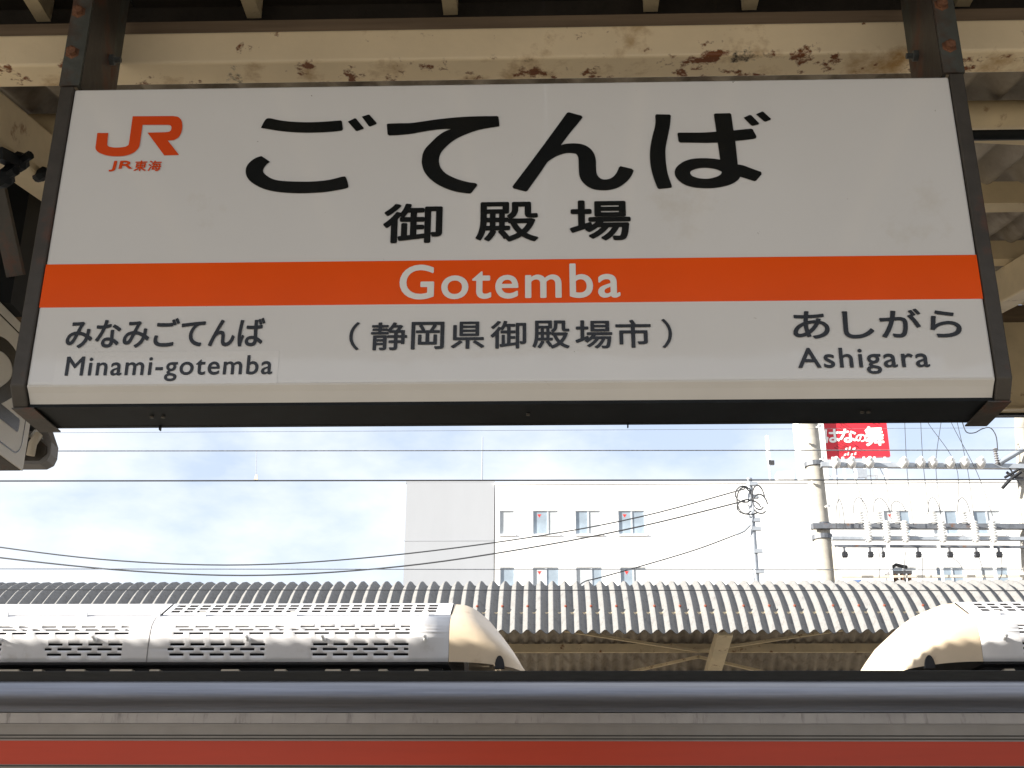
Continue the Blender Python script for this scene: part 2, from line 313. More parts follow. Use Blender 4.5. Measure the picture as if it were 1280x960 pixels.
for grp in ((0,1,2,3), (4,), (5,), (6,7,8,9)):                 # one part per kana
    ol = []
    for i in grp: ox, oy, k, ls = KANA[i]; ol += [smooth_outline(zoom(q, ox, oy, k)) for q in ls]
    flat_shape('large_kana', ol, 'ink', sign, PY)
LOGO = [(118,312,c),(253,312,c),(240,440),(245,465),(270,483),(340,492),(420,488),(470,478),(495,462),(508,425),(553,107,c),(1050,104,c),(1110,115),(1148,150),(1162,200),(1160,270),(1140,330),(1105,375),(1050,400),(985,405,c),(1123,583,c),(940,588,c),(735,308,c),(950,303,c),(1005,295),(1025,270),(1030,240),(1015,218),(985,212,c),(675,212,c),(640,450,c),(630,485),(605,520),(560,557),(470,590),(350,600),(240,590),(150,560),(110,530),(95,495),(100,450)]
flat_shape('company_logo', [smooth_outline(zoom(LOGO, 110, 135, 9.846))], 'redor', sign, PY)
def sbox(name, body, x0, x1, ytop, xtop, ybot, xbot, m, off=0., y=PY, skew=0.):
    ym = (ytop+ybot)/2
    return text(name, body, uv(x0, ym)[0], uv(x1, ym)[0], uv(xbot, ybot)[1], uv(xtop, ytop)[1], y, m, sign, off, skew)
def zt(name, body, x0, x1, yt, yb, reg, m, off=0., y=PY, xt=None, xb=None, skew=0.):
    ox, oy, k = reg; f = lambda a: ox+a/k; g = lambda a: oy+a/k
    xm = (x0+x1)/2
    return sbox(name, body, f(x0), f(x1), g(yt), f(xt if xt is not None else xm), g(yb), f(xb if xb is not None else xm), m, off, y, skew)
LG = (110, 135, 9.846)
zt('company_name', 'JR', 262, 548, 655, 785, LG, 'redor', .03, skew=.0025)
zt('company_name', '東', 568, 722, 652, 782, LG, 'redor', .018, skew=.002)
zt('company_name', '海', 737, 900, 652, 782, LG, 'redor', .018, skew=.002)
KJ = (470, 240, 3.879)
zt('kanji', '御', 35, 322, 58, 250, KJ, 'ink', .024); zt('kanji', '殿', 483, 788, 50, 243, KJ, 'ink', .022); zt('kanji', '場', 938, 1235, 42, 238, KJ, 'ink', .024)
MD = (420, 310, 2.977)
zt('latin_name', 'Gotemba', 237, 1057, 58, 194, MD, 'white', .014, PY-.0004, xt=870, xb=290)
for ch, x0, x1, y0, y1 in (('（', 50, 88, 277, 382), ('静', 130, 265, 278, 382), ('岡', 280, 403, 276, 379), ('県', 428, 553, 275, 377), ('御', 575, 708, 272, 376), ('殿', 730, 870, 271, 376), ('場', 890, 1028, 270, 376), ('市', 1040, 1172, 268, 373), ('）', 1212, 1250, 265, 374)):
    zt('place_kanji', ch, x0, x1, y0, y1, MD, 'ink2', .010 if ch in '（）' else .016)
LF = (0, 310, 2.977)
zt('kana', 'みなみごてんば', 250, 985, 262, 372, LF, 'ink2', .018)
zt('latin_name', 'Minami-gotemba', 245, 1015, 400, 497, LF, 'ink2', .012, xt=920, xb=640)
RG = (850, 310, 2.977)
zt('kana', 'あしがら', 418, 1045, 228, 338, RG, 'ink2', .018)
zt('latin_name', 'Ashigara', 437, 928, 372, 470, RG, 'ink2', .014, xt=590, xb=715)
a = uv(72, 441); b = uv(346, 479)
MB().box(a[0], b[0], D-.0007, D+.001, b[1], a[1]).build('sticker', 'sticker', sign)

# ------------------------------------------------------------------ hangers of the sign
for sx, side in ((-1, 'left'), (1, 'right')):
    xo = SX+sx*(HW+.032); xi = SX+sx*(HW-.010)
    h = empty('sign_hanger', (SX+sx*(HW+.01), 2.17, zT+.007), f'weathered steel angle bracket holding the {side} end of the name sign', 'bracket', 'sign hangers')
    MB().box(min(xo, xi), max(xo, xi), 2.062, 2.070, zT+.007, 3.62).build('flange', 'galv', h)
    xw = xi+sx*.007
    MB().box(min(xi, xw), max(xi, xw), 2.0705, 2.249, zT+.007, 3.62).build('web', 'galv', h)
    MB().box(min(xi-sx*.0015, xi), max(xi-sx*.0015, xi), 2.068, 2.2, zT+.007, 3.62).build('lip', 'brown', h)
    for py, px in ((14, 98), (65, 90)) if sx < 0 else ((5, 1177), (57, 1187)):
        p = at(px, py, 2.06)
        MB().lathe([(.016, .002), (.016, 0), (.011, -.001), (.011, -.011), (.006, -.013)], (p.x, 2.062, p.z), (0, 1, 0), 6).build('bolt', 'rust', h)
    p = at(134 if sx < 0 else 1137, 75 if sx < 0 else 70, 2.19)
    MB().lathe([(.013, 0), (.013, .010), (.007, .011), (.007, .024)], (xi-sx*.0015, 2.19, p.z), (-sx, 0, 0), 6).build('nut', 'steelbolt', h)

# ------------------------------------------------------------------ our platform canopy (a butterfly roof)
can = empty('platform_canopy', (0, 1.4, 0), 'butterfly canopy of grey corrugated sheets on rusty cream steel above the name sign', 'canopy')
CZ = lambda y: EYE+1.86+.245*(y-2.35)
zb0, zb1 = zat(72, 2.252), zat(33, 2.252)
MB().box(-9, 9, 2.252, 2.335, zb0, zb1).build('front_beam', 'cream', can, bevel=.006)
MB().box(-9, 9, 2.262, 2.36, zb1+.001, zb1+.038).build('wall_plate', 'plank', can)
for x in range(-9, 9):                                               # dark boards of the valley
    MB().box(x+.002, x+.998, .45, 2.362, 3.532, 3.552).build('ceiling_board', 'board', can)
MB().box(-9, 9, 2.363, 2.375, zb1+.03, 3.62).build('closing_board', 'board', can)
MB().box(-9, 9, .43, .448, 3.45, 3.66).build('closing_board', 'board', can)
for px in (44, 311, 561, 816, 942, 1215):
    p = at(px, 12, 2.28); 
    MB().box(p.x-.017, p.x+.017, .6, 2.33, 3.47, 3.531).build('joist', 'cream2', can)
FR = [(2.378+(5.84-2.378)*i/7, CZ(2.36+(5.84-2.378)*i/7)+.03) for i in range(8)]
RR = [(.55-(.55+1.35)*i/4, 3.50+.24*((.55+1.35)*i/4)) for i in range(5)]
fs = rs = None
MB().box(-9, 9, -1.372, -1.36, 3.925, 4.0).build('fascia', 'cream2', can)  # unseen rear fascia, added to smooth the eave line mirrored in the sign
for i in range(-10, 10):
    x0 = i*.91+.03
    if fs is None:
        fs = wave_sheet('roof_sheet', FR, x0, 7, 'slate', can, amp=.024); rs = wave_sheet('roof_sheet', list(reversed(RR)), x0, 7, 'slate', can, amp=.024); f0 = WL[fs.name]; r0 = WL[rs.name]; b0 = x0
    else:
        inst(fs, f0+Vector((x0-b0, 0, 0)), can); inst(rs, r0+Vector((x0-b0, 0, 0)), can)
pz = lambda y: CZ(y)-.03
MB().tube([(-9, 2.86, pz(2.86)-.03), (9, 2.86, pz(2.86)-.03)], .040, 14).build('pipe', 'cream2', can, smooth=True)
MB().tube([(-9, 2.99, pz(2.99)-.03), (9, 2.99, pz(2.99)-.03)], .026, 12).build('pipe', 'under', can, smooth=True)
for y in (3.65, 4.44, 5.23):
    z = CZ(y)+.005; q = MB(); q.box(-9, 9, y-.004, y+.004, z-.085, z); q.box(-9, 9, y+.0045, y+.06, z-.085, z-.077); q.build('purlin', 'cream2', can)
q = MB(); zf1 = zat(408, 5.76); zf0 = zat(519, 5.76)
q.box(-9, 9, 5.76, 5.77, zf0, zf1); q.build('fascia', 'cream2', can)
MB().box(-9, 9, 5.772, 5.782, zf1-.01, CZ(5.78)+.01).build('eave_board', 'plank', can)
MB().box(-9, 9, 5.71, 5.759, zf0-.002, zf0+.006).build('fascia_flange', 'cream2', can)
MB().box(-9, 9, 5.771, 5.81, zf0-.012, zf0+.02).build('drip_edge', 'under', can)
for x in (-6.2, -1.43, 1.95, 6.2):                                    # rafters under the purlins
    ya, yb = (2.34, 5.70)
    q = MB(); q.prism([(x-.05, ya, CZ(ya)-.24), (x-.05, yb, CZ(yb)-.24), (x-.05, yb, CZ(yb)-.09), (x-.05, ya, CZ(ya)-.09)], (.10, 0, 0)); q.build('rafter', 'cream2', can, bevel=.008)
    q = MB(); q.prism([(x-.005, .6, 3.45), (x-.005, -1.3, 3.45+.44), (x-.005, -1.3, 3.37+.44), (x-.005, .6, 3.33)], (.05, 0, 0)); q.build('rafter', 'cream2', can)
for a, b in (((1.25, 3.05, CZ(3.05)-.06), (2.9, 3.35, CZ(3.35)-.05)), ((1.9, 4.5, CZ(4.5)-.1), (3.0, 5.2, CZ(5.2)-.1)), ((-1.35, 3.0, CZ(3.0)-.06), (-3.0, 2.75, CZ(2.75)-.06))):
    MB().bar(a, b, .03, .006).build('tie_strap', 'cream2', can)
for x in (-6.2, 6.2):
    q = MB(); q.box(x-.1, x+.1, 1.3, 1.308, 0, 3.5); q.box(x-.1, x+.1, 1.492, 1.5, 0, 3.5); q.box(x-.005, x+.005, 1.3085, 1.4915, 0, 3.5); q.box(x-.16, x+.16, 1.2, 1.6, 0, .02)
    q.build('column', 'cream2', can)
    MB().box(x-.06, x+.06, .6, 2.34, 3.38, 3.469).build('valley_beam', 'cream2', can)

# ------------------------------------------------------------------ number sign at the left, edge-on, with its hangers and a junction box
NX = -1.6
def atx(px, py, X):
    d = ray(px, py); t = X/d.x; return Vector((X, d.y*t, d.z*t+EYE))
pbr = atx(28.5, 590, NX); ptl = atx(0, 376, NX)
yF = pbr.y; zL = pbr.z; zH = ptl.z; yN = yF-1.0; zM = (zL+zH)/2
ns = empty('platform_number_sign', (NX-.06, yF-.5, zL), 'cream platform number sign with thin black border hanging edge-on at far left', 'sign')
MB().box(NX-.12, NX-.004, yN, yF, zL+.003, zH).build('case', 'brown', ns, bevel=.004)
MB().box(NX-.004, NX, yN+.004, yF-.002, zL+.0035, zH-.003).build('face', 'signcream', ns)
def border(o, r, n=6):
    y0, y1, z0, z1 = yN+o, yF-o, zL+o, zH-o; pts = []
    for cy, cz, a0 in ((y1-r, z0+r, -90), (y1-r, z1-r, 0), (y0+r, z1-r, 90), (y0+r, z0+r, 180)):
        for k in range(n+1): t = math.radians(a0+90*k/n); pts.append((cy+r*math.cos(t), cz+r*math.sin(t)))
    return pts
o1, o2 = border(.035, .05), border(.040, .045); n = len(o1)
MB().add([(NX+.0006, *p) for p in o1]+[(NX+.0006, *p) for p in o2], [(i, (i+1) % n, n+(i+1) % n, n+i) for i in range(n)]).build('border_line', 'ink', ns, fix=False)
text('numeral', '2', yF-.34, yF-.075, zL+.10, zH-.09, 0, 'ink', ns, .02, fn=lambda a, b, o: (NX+.0008+o, a, b))
for y in (3.2, yN+.12):
    MB().box(NX-.055, NX+.025, y-.05, y+.05, zH, CZ(y)-.092).build('hanger_post', 'under', ns)
MB().bar(at(20, 345, 3.14), at(-6, 225, 3.0), .06, .012).build('hanger_brace', 'brown', ns)
for px, py, r in ((21, 204, .85), (3, 224, .8), (51, 219, .6)):
    p = atx(px, py, -1.375); MB().lathe([(.022*r, -.02), (.030*r, 0), (.030*r, .02), (.014*r, .03), (.014*r, .055)], p, (.8, -.5, .1), 8).build('clamp', 'under', ns)
MB().bar(atx(-4, 191, -1.372), atx(20, 203, -1.372), .03, .03).build('clamp_arm', 'under', ns)
MB().bar(atx(20, 205, -1.371), atx(2, 226, -1.371), .025, .025).build('clamp_arm', 'under', ns)
jb = empty('junction_box', (NX+.02, yF+.3, zL), 'small grey fitting with rounded end and cream pipes behind number sign', 'fitting')
pl = at(50, 560, yF+.3); zj0 = at(50, 586, yF+.3).z; zj1 = at(60, 538, yF+.3).z; xr = at(72, 562, yF+.3).x; xl = xr-.26
prof = [(xl, zj0), (xr-.03, zj0), (xr-.008, zj0+.012), (xr, zj0+.035), (xr-.002, zj1-.06), (xr-.03, zj1), (xl, zj1)]
MB().prism([(x, yF+.25, z) for x, z in prof], (0, .06, 0)).build('housing', 'boxg', jb)
MB().prism([(x, yF+.244, z) for x, z in ((xl, zj0+.012), (xr-.035, zj0+.012), (xr-.012, zj0+.035), (xr-.014, zj1-.075), (xr-.05, zj1-.045), (xl, zj1-.045))], (0, .0055, 0)).build('opening', 'brown', jb)  # dark panel laid on the face paints the shaded inside behind the pipes
for dx in (.052, .095):
    MB().tube([(xr-dx, yF+.22, zj0+.02), (xr-dx+.004, yF+.215, zj0+.06), (xr-dx+.014, yF+.225, zj0+.095)], .014, 10).build('pipe_elbow', 'ceram', jb, smooth=True)
MB().prism([(xr-.075, yF+.235, zj1-.045), (xr-.03, yF+.235, zj1-.05), (xr-.055, yF+.235, zj1-.012)], (0, .014, 0)).build('bracket', 'porc', jb)
MB().box(xl, xr-.05, yF-.002, yF+.25, zj1-.02, zj1-.008).build('arm', 'under', jb)

# ------------------------------------------------------------------ train car
TY = 6.8; TC = 8.25; XA, XB = -10.5, 9.5
tr = empty('train_car', (-.5, TC, -1.0), 'stainless train car with red band and white rooftop air conditioners behind the sign', 'train car')
zr1, zr0 = zat(926.5, TY), zat(956.5, TY); zg = zat(905, TY); zs0 = zat(890, TY); zs1 = zat(851.5, TY+.17); zl = zat(838.5, TY+.175)
side = [(TY, -.05), (TY, zg), (TY+.008, zg+.003), (TY+.008, zs0-.004)]
sh = []
for i in range(11):
    t = math.radians(90*i/10); sh.append((TY+.008+.165*(1-math.cos(t)), zs0+(zs1-zs0)*math.sin(t)))
roof = [(TY+.19, zs1), (TY+.20, zl-.025), (TC-.7, zl+.0), (TC, zl+.03)]
half = side; 
body = [(TY, -.05), (TY, zg), (TY+.008, zg+.003), (TY+.008, zs0-.004), (2*TC-TY-.008, zs0-.004), (2*TC-TY, zg), (2*TC-TY, -.05)]
MB().prism_x(body, XA, XB).build('side_wall', 'inoxw', tr)
mir = [(2*TC-y, z) for y, z in reversed(sh)]
MB().prism_x([(y, z) for y, z in sh]+mir, XA, XB).build('roof_shoulder', 'inox', tr, smooth=True)
rp = [(TY+.21, zs1+.002), (TY+.21, zl-.012), (TC-.8, zl+.01), (TC, zl+.03), (TC+.8, zl+.01), (2*TC-TY-.21, zl-.012), (2*TC-TY-.21, zs1+.002)]
MB().prism_x(rp, XA, XB).build('roof', 'roofgrey', tr)
MB().prism_x([(TY+.172, zs1-.003), (TY+.172, zl), (TY+.2085, zl), (TY+.2085, zs1-.003)], XA, XB).build('rain_gutter', 'black', tr, bevel=.003)
MB().box(XA, XB, TY-.002, TY+.001, zr0, zr1).build('red_band', 'trainred', tr)
for py in (919.5, 923.5):
    z = zat(py, TY); MB().box(XA, XB, TY-.006, TY+.001, z-.004, z+.003).build('bead', 'bead', tr)
MB().box(XA, XB, TY-.004, TY+.001, zr0-.012, zr0-.003).build('bead', 'bead', tr)
MB().box(XA, XB, TY+.0065, TY+.0079, zg+.004, zs0-.006).build('cant_rail', 'inoxl', tr)
MB().box(XA, XB, TY-.003, TY+.001, zg-.008, zg-.003).build('bead', 'inoxw', tr)
for i in range(6):                                              # windows below the band (out of frame)
    x = -9.2+i*3.2; MB().box(x, x+1.9, TY-.004, TY+.001, .85, 1.75).build('window', 'glass', tr)
MB().box(XA+.2, XB-.2, TY+.3, 2*TC-TY-.3, -.75, -.051).build('underframe', 'dark', tr)
for x in (XA+2.2, XA+4.3, XB-4.3, XB-2.2):
    for y in (7.72, 8.79): MB().lathe([(.43, -.06), (.43, .06)], (x, y, -.57), (0, 1, 0), 20).build('wheel', 'beamst', tr)

ACP = [(.95, 2.70), (.95, 2.78), (.95, 2.84), (.945, 2.88), (.93, 2.92), (.90, 2.955), (.86, 2.985), (.80, 3.010)]
LID = [(.80, 3.012), (.79, 3.022), (.58, 3.127), (.25, 3.15), (0, 3.16)]
def arc(path):
    s = [0]
    for a, b in zip(path, path[1:]): s.append(s[-1]+(Vector(b)-Vector(a)).length)
    return s
def on(path, s, t):
    for i in range(len(s)-1):
        if t <= s[i+1]+1e-9:
            k = (t-s[i])/(s[i+1]-s[i]); return (path[i][0]+(path[i+1][0]-path[i][0])*k, path[i][1]+(path[i+1][1]-path[i][1])*k)
    return path[-1]
def slotted(path, u0, u1, slots, x0, d, mirror=True, fine=None):
    """sheet over a profile with real slots cut out; u runs along the car from x0 in direction d"""
    s = arc(path); U = sorted({round(u, 4) for u in [u0, u1]+[q for sl in slots for q in sl[:2]]}); T = sorted({round(t, 4) for t in s+[q for sl in slots for q in sl[2:]]})
    b = MB(); vs = []
    for t in T:
        y, z = on(path, s, t)
        vs += [(x0+d*u, TC-y, z) for u in U]
    fs = []; nu = len(U)
    for i in range(len(T)-1):
        tm = (T[i]+T[i+1])/2
        for j in range(nu-1):
            um = (U[j]+U[j+1])/2
            if any(a < um < bb and c0 < tm < c1 for a, bb, c0, c1 in slots): continue
            fs.append((i*nu+j, i*nu+j+1, (i+1)*nu+j+1, (i+1)*nu+j))
    b.add(vs, fs)
    if mirror:
        n0 = len(vs); b.add([(v[0], 2*TC-v[1], v[2]) for v in vs], [tuple(reversed(f)) for f in fs])
    return b
def lerp(tab, t):
    for (a, b), (c_, d) in zip(tab, tab[1:]):
        if t <= c_: return b+(d-b)*(t-a)/(c_-a)
    return tab[-1][1]
def air_con(xe, d, ln):
    """unit whose body starts at xe and runs along d for ln metres, a rounded nose at each end"""
    ac = empty('air_conditioner', (xe+d*ln/2, TC, 2.66), parent=tr)
    mpp = 7.75/F_PX
    ups = [(46, 186), (195, 326), (379, 495), (502, 640), (700, 830), (840, 960)]; los = [(47, 162), (216, 331), (385, 477), (529, 640), (700, 830)]
    slots = []
    def row(g0, g1, t, h, off, per=.123, ln_=.088):
        u = g0*mpp-off
        while u < g1*mpp:
            a, b = max(u, g0*mpp), min(u+ln_, g1*mpp)
            if b-a > .02: slots.append((a, b, t, t+h))
            u += per
    for a, b in ups:
        for k, t in enumerate((.168, .192, .214)): row(a, b, t, .012 if k == 0 else .009, (0, .06, .03)[k])
    for a, b in los:
        for k, t in enumerate((.038, .070, .099)): row(a, b, t, .014, (0, .06, 0)[k])
    slots = [q for q in slots if q[1] < ln-.1]
    sk = slotted(ACP, 0, ln, slots, xe, d).build('casing', 'acw', ac, smooth=True)
    sm = sk.modifiers.new('thickness', 'SOLIDIFY'); sm.thickness = .004; sm.offset = -1
    lsl = []
    u = .10
    i = 0
    while u < 1.72:
        for t in (.045, .108, .171): lsl.append((u, u+.056, t, t+.046))
        u += .081; i += 1
    l1 = slotted(LID, .006, 1.81, lsl, xe, d).build('lid', 'acw', ac)
    q = l1.modifiers.new('thickness', 'SOLIDIFY'); q.thickness = .004; q.offset = -1
    l2 = slotted(LID, 1.825, ln-.03, [], xe, d).build('lid', 'acw', ac)
    q = l2.modifiers.new('thickness', 'SOLIDIFY'); q.thickness = .004; q.offset = -1
    ins = [(.85, 2.69), (.85, 2.86), (.70, 2.94), (.2, 3.0), (-.2, 3.0), (-.70, 2.94), (-.85, 2.86), (-.85, 2.69)]
    MB().prism_x([(TC-y, z) for y, z in ins], min(xe, xe+d*ln)+.02, max(xe, xe+d*ln)-.02).build('core', 'dark', ac)  # near-black inner box, paints the shade seen through the slots
    full = ACP+[(.78, 3.02), (.57, 3.122), (.25, 3.145), (0, 3.155)]
    for e, dd in ((xe, -d), (xe+d*ln, d)):                         # noses: sections shrinking to a low toe
        vs = []; rows = 13; LN = .465; n = len(full)*2-1
        for i in range(rows):
            t = i/(rows-1); a = t*.985
            hz = lerp([(0, 1), (.15, .99), (.3, .93), (.5, .76), (.7, .52), (.85, .32), (.95, .16), (1, .04)], t); wy = lerp([(0, 1), (.4, .99), (.7, .955), (.88, .89), (1, .74)], t)
            for y, z in full+[(-y, z) for y, z in reversed(full[:-1])]:
                vs.append((e+dd*(LN*a+.002), TC-y*max(wy, .12), 2.665+(z-2.665)*max(hz, .06) if z > 2.71 else 2.665+(z-2.665)*max(hz, .06)))
        fs = [(i*n+j, i*n+j+1, (i+1)*n+j+1, (i+1)*n+j) for i in range(rows-1) for j in range(n-1)]
        fs.append(tuple((rows-1)*n+j for j in range(n)))
        MB().add(vs, fs).build('nose', 'frp', ac, smooth='all')
        # dark drain arch low on the nose
        k = 9; a = k/12*.985; wy = (1-a**2.6)**.5
        xx = e+dd*LN*.66; yy = TC-.95*.962-.006
        MB().prism([(xx+.03*math.cos(math.radians(q))*(1 if q not in (0, 180) else 1.0), yy, 2.668+.075*math.sin(math.radians(q))) for q in range(0, 181, 20)], (0, .05, 0)).build('drain_hole', 'dark', ac)
    MB().prism_x([(TC-y-.0015, z) for y, z in ACP]+[(TC-y+.001, z-.001) for y, z in reversed(ACP)], xe+d*1.83-.003, xe+d*1.83+.003).build('seam', 'boxg', ac)
    lat = None
    for uu in (.14, .76, 1.22, 2.16, 2.75, 3.3):
        if uu > ln-.1: continue
        p = (xe+d*uu, TC-.955, 2.835)
        if lat is None: lat = MB().lathe([(.016, 0), (.012, .012), (.007, .02), (.010, .045), (.0, .05)], p, (0, -1, .25), 8).build('latch', 'porc', ac, smooth=True); l0 = Vector(p); lb = WL[lat.name]
        else: inst(lat, lb+Vector(p)-l0, ac)
    hk = None
    for uu in (.16, .98, 1.55, 1.84, 2.3, 2.8):
        if uu > ln-.1: continue
        p = Vector((xe+d*uu, TC-.82, 3.006))
        if hk is None: hk = MB().box(p.x-.02, p.x+.02, p.y-.012, p.y+.01, p.z-.012, p.z+.022).build('hook', 'porc', ac); h0 = p; hb = WL[hk.name]
        else: inst(hk, hb+p-h0, ac)
    u = .12
    while u < ln-.1:
        wd = random.uniform(.05, .16)
        if random.random() < .72: MB().box(min(xe+d*u, xe+d*(u+wd)), max(xe+d*u, xe+d*(u+wd)), TC-.93, TC-.86, zl-.02, 2.662).build('foot', 'ceram', ac, bevel=.008)
        u += wd+random.uniform(.05, .22)
    MB().box(min(xe, xe+d*ln)+.05, max(xe, xe+d*ln)-.05, TC-.80, TC+.80, zl-.0, 2.688).build('base', 'dark', ac)
    MB().box(min(xe, xe+d*ln), max(xe, xe+d*ln), TC-.945, TC+.945, 2.688, 2.698).build('sill', 'dark', ac)
    return ac
air_con(xat(561, 7.3), -1, 4.1)
air_con(xat(1226, 7.3), 1, 4.1)

# ------------------------------------------------------------------ canopy of the platform beyond the train
fc = empty('far_platform_canopy', (0, 13.85, 0), 'weathered corrugated barrel roof of the opposite platform behind the train', 'canopy')
E0 = 12.1; ZE = 2.12+EYE
prof = lambda s: ZE+1.3*s-.6*s*s if s < 1.083 else ZE+.704-.2*(s-1.083)**2
FP = [(E0+3.5*i/22, prof(3.5*i/22)) for i in range(23)]
NP = [p for p in FP if p[0] <= E0+1.95]; BP = [p for p in FP if p[0] >= E0+1.55]
s1 = s2 = None
bolt = None
for i in range(-8, 9):
    x0 = i*.91+.05
    if s1 is None:
        s1 = wave_sheet('roof_sheet', NP, x0, 8, 'wslate', fc, lift=0, amp=.027); s2 = wave_sheet('roof_sheet', BP, x0, 8, 'slate', fc, lift=-.009); a1, a2, xb = WL[s1.name], WL[s2.name], x0
    else:
        dz = .0025*(i % 2)
        inst(s1, a1+Vector((x0-xb, random.uniform(-.006, .006), dz)), fc); inst(s2, a2+Vector((x0-xb, 0, -dz)), fc)
    for k in (1, 3, 5):
        s_ = .24; p = Vector((x0+.13*k, E0+s_-.027*.67, prof(s_)+.027*.74))
        if bolt is None: bolt = MB().lathe([(.016, 0), (.013, .012), (.005, .016)], p, (0, -.67, .74), 8).build('bolt', 'redrust', fc); p0 = p; bb = WL[bolt.name]
        else: inst(bolt, bb+p-p0, fc)
for s_, h in ((.25, .1), (1.2, .1), (2.45, .1), (2.9, .10), (3.38, .08)):
    z = prof(s_)-.05; MB().box(-8, 8, E0+s_-.03, E0+s_+.03, z-h, z).build('purlin', 'cream2', fc)
px = 885
for X in (xat(px, 13.6)-6.2, xat(px, 13.6), xat(px, 13.6)+6.2):
    q = MB(); q.box(X-.09, X+.09, 13.76, 13.94, 0, 3.5); q.box(X-.2, X+.2, 13.6, 14.1, 0, .02); q.build('column', 'cream2', fc)
    for sg in (-1, 1):
        MB().bar((X, 13.85+sg*.095, 3.42), (X, 13.85+sg*1.6, prof(.15)-.14), .15, .12).build('arm', 'cream2', fc)
    for sx, s0, s9 in ((-1, 1.2, 3.0), (1, 1.2, 3.0)):
        MB().bar((X, E0+2.4, prof(2.4)-.17), (X+sx*2.0, E0+1.9, prof(1.9)-.16), .05, .03).build('brace', 'cream2', fc)
        MB().bar((X, E0+2.45, prof(2.45)-.2), (X+sx*1.4, E0+2.9, prof(2.9)-.16), .05, .03).build('brace', 'cream2', fc)

# ------------------------------------------------------------------ office building beyond
BY = 65.
bl = empty('office_building', (12, BY, -1.25), 'large white office building with rows of sliding windows behind the far canopy', 'building')
ztop = zat(605, BY, 800)
wins = []
for y0, y1, xs in ((638, 668, [(624.5, 643), (666, 698), (719, 751), (772.5, 806), (1104, 1137), (1164, 1196), (1216, 1250), (1274, 1307)]),
                   (709, 741, [(625, 643.5), (666, 699), (720, 753), (775, 808), (1112, 1146), (1170, 1204), (1226, 1260), (1284, 1317)])):
    for x0, x1 in xs: wins.append((at(x0, y0, BY).x, at(x1, y0, BY).x, at(x0, y1, BY).z, at(x0, y0, BY).z))
xl, xr = at(619, 650, BY).x, 48.
U = sorted({xl, xr}|{round(q, 4) for w_ in wins for q in w_[:2]}); Zs = sorted({-1.25, ztop}|{round(q, 4) for w_ in wins for q in w_[2:]})
q = MB(); vs = [(x, BY, z) for z in Zs for x in U]; nu = len(U); fs = []
for i in range(len(Zs)-1):
    for j in range(nu-1):
        xm, zm = (U[j]+U[j+1])/2, (Zs[i]+Zs[i+1])/2
        if any(a < xm < b and c_ < zm < d for a, b, c_, d in wins): continue
        fs.append((i*nu+j, i*nu+j+1, (i+1)*nu+j+1, (i+1)*nu+j))
q.add(vs, fs); q.box(xl, xr, BY+.31, BY+18, -1.25, ztop-.01);
q.build('wall', 'bwhite', bl, fix=False)
q = MB()
MB().box(xl-.05, xr, BY-.06, BY+.35, ztop+.002, ztop+.12).build('parapet', 'bwhite', bl)
for i, (a, b, c_, d) in enumerate(wins):
    wn = empty('window', ((a+b)/2, BY, c_), parent=bl)
    q = MB(); t = .05
    q.box(a, b, BY+.06, BY+.14, c_, c_+t); q.box(a, b, BY+.06, BY+.14, d-t, d); q.box(a, a+t, BY+.061, BY+.139, c_+t, d-t); q.box(b-t, b, BY+.061, BY+.139, c_+t, d-t)
    wide = b-a > 1.0; mdl = (a+b)/2+(.12 if i % 3 == 1 else 0)
    if wide: q.box(mdl-.04, mdl+.04, BY+.05, BY+.145, c_+t, d-t)
    q.build('frame', 'frame', wn)
    for k, (p0, p1) in enumerate(((a+t, mdl-.04), (mdl+.04, b-t)) if wide else ((a+t, b-t),)):
        MB().box(p0, p1, BY+.09, BY+.10, c_+t, d-t).build('pane', 'blind' if (i*2+k) % 5 in (0, 3) else 'glass', wn)
    # reveals and sill
    q = MB(); q.box(a, a+.004, BY+.002, BY+.3, c_, d); q.box(b-.004, b, BY+.002, BY+.3, c_, d); q.box(a, b, BY+.002, BY+.3, d-.004, d); q.build('reveal', 'bwhite', wn)
    MB().box(a-.08, b+.08, BY-.09, BY+.06, c_-.09, c_-.002).build('sill', 'bwhite', wn)
    if i in (1, 3, 4, 9, 11):
        r = .11; cx, cz = a+.36, d-.28
        MB().prism([(cx-r, BY+.084, cz+r*.7), (cx+r, BY+.084, cz+r*.7), (cx, BY+.084, cz-r)], (0, .004, 0)).build('rescue_mark', 'redmark', wn)
# stair tower
tw = empty('stair_tower', (xl-2.5, BY-1, -1.25), 'pale grey stair tower at the left end of the white office building', 'building')
tx0, tz = at(507, 640, BY).x, at(560, 602.5, BY).z
MB().box(tx0, xl-.06, BY+.12, BY+17, -1.25, tz).build('wall', 'bgrey', tw)
zz = at(560, 670, BY-1).z; MB().box(tx0-.03, xl-.07, BY+.105, BY+.118, zz, zz+.06).build('joint_band', 'bgrey', tw)
MB().box(tx0-.05, xl-.065, BY+.116, BY+.5, tz+.002, tz+.12).build('coping', 'bgrey', tw)
p0, p1 = at(602.5, 603, BY+1), at(602, 546, BY+1)
tag(MB().tube([(p0.x, BY+1, tz+.0), (p0.x, BY+1, p1.z)], .05, 6, .03).build('lightning_rod', 'zinc'), 'thin lightning rod standing on the pale grey stair tower', 'rod')
an = empty('roof_antenna', (at(961, 600, BY+3).x, BY+3, ztop), 'slim white antenna mast on the white office building roof', 'antenna')
p = at(960, 545, BY+3); p2 = at(961, 575, BY+3)
MB().tube([(p2.x, BY+3, ztop-.01), (p2.x, BY+3, p2.z)], .07, 8).build('mast', 'zinc', an)
MB().tube([(p2.x, BY+3, p2.z), (p2.x, BY+3, p.z)], .13, 10, .10).build('radome', 'porc', an)
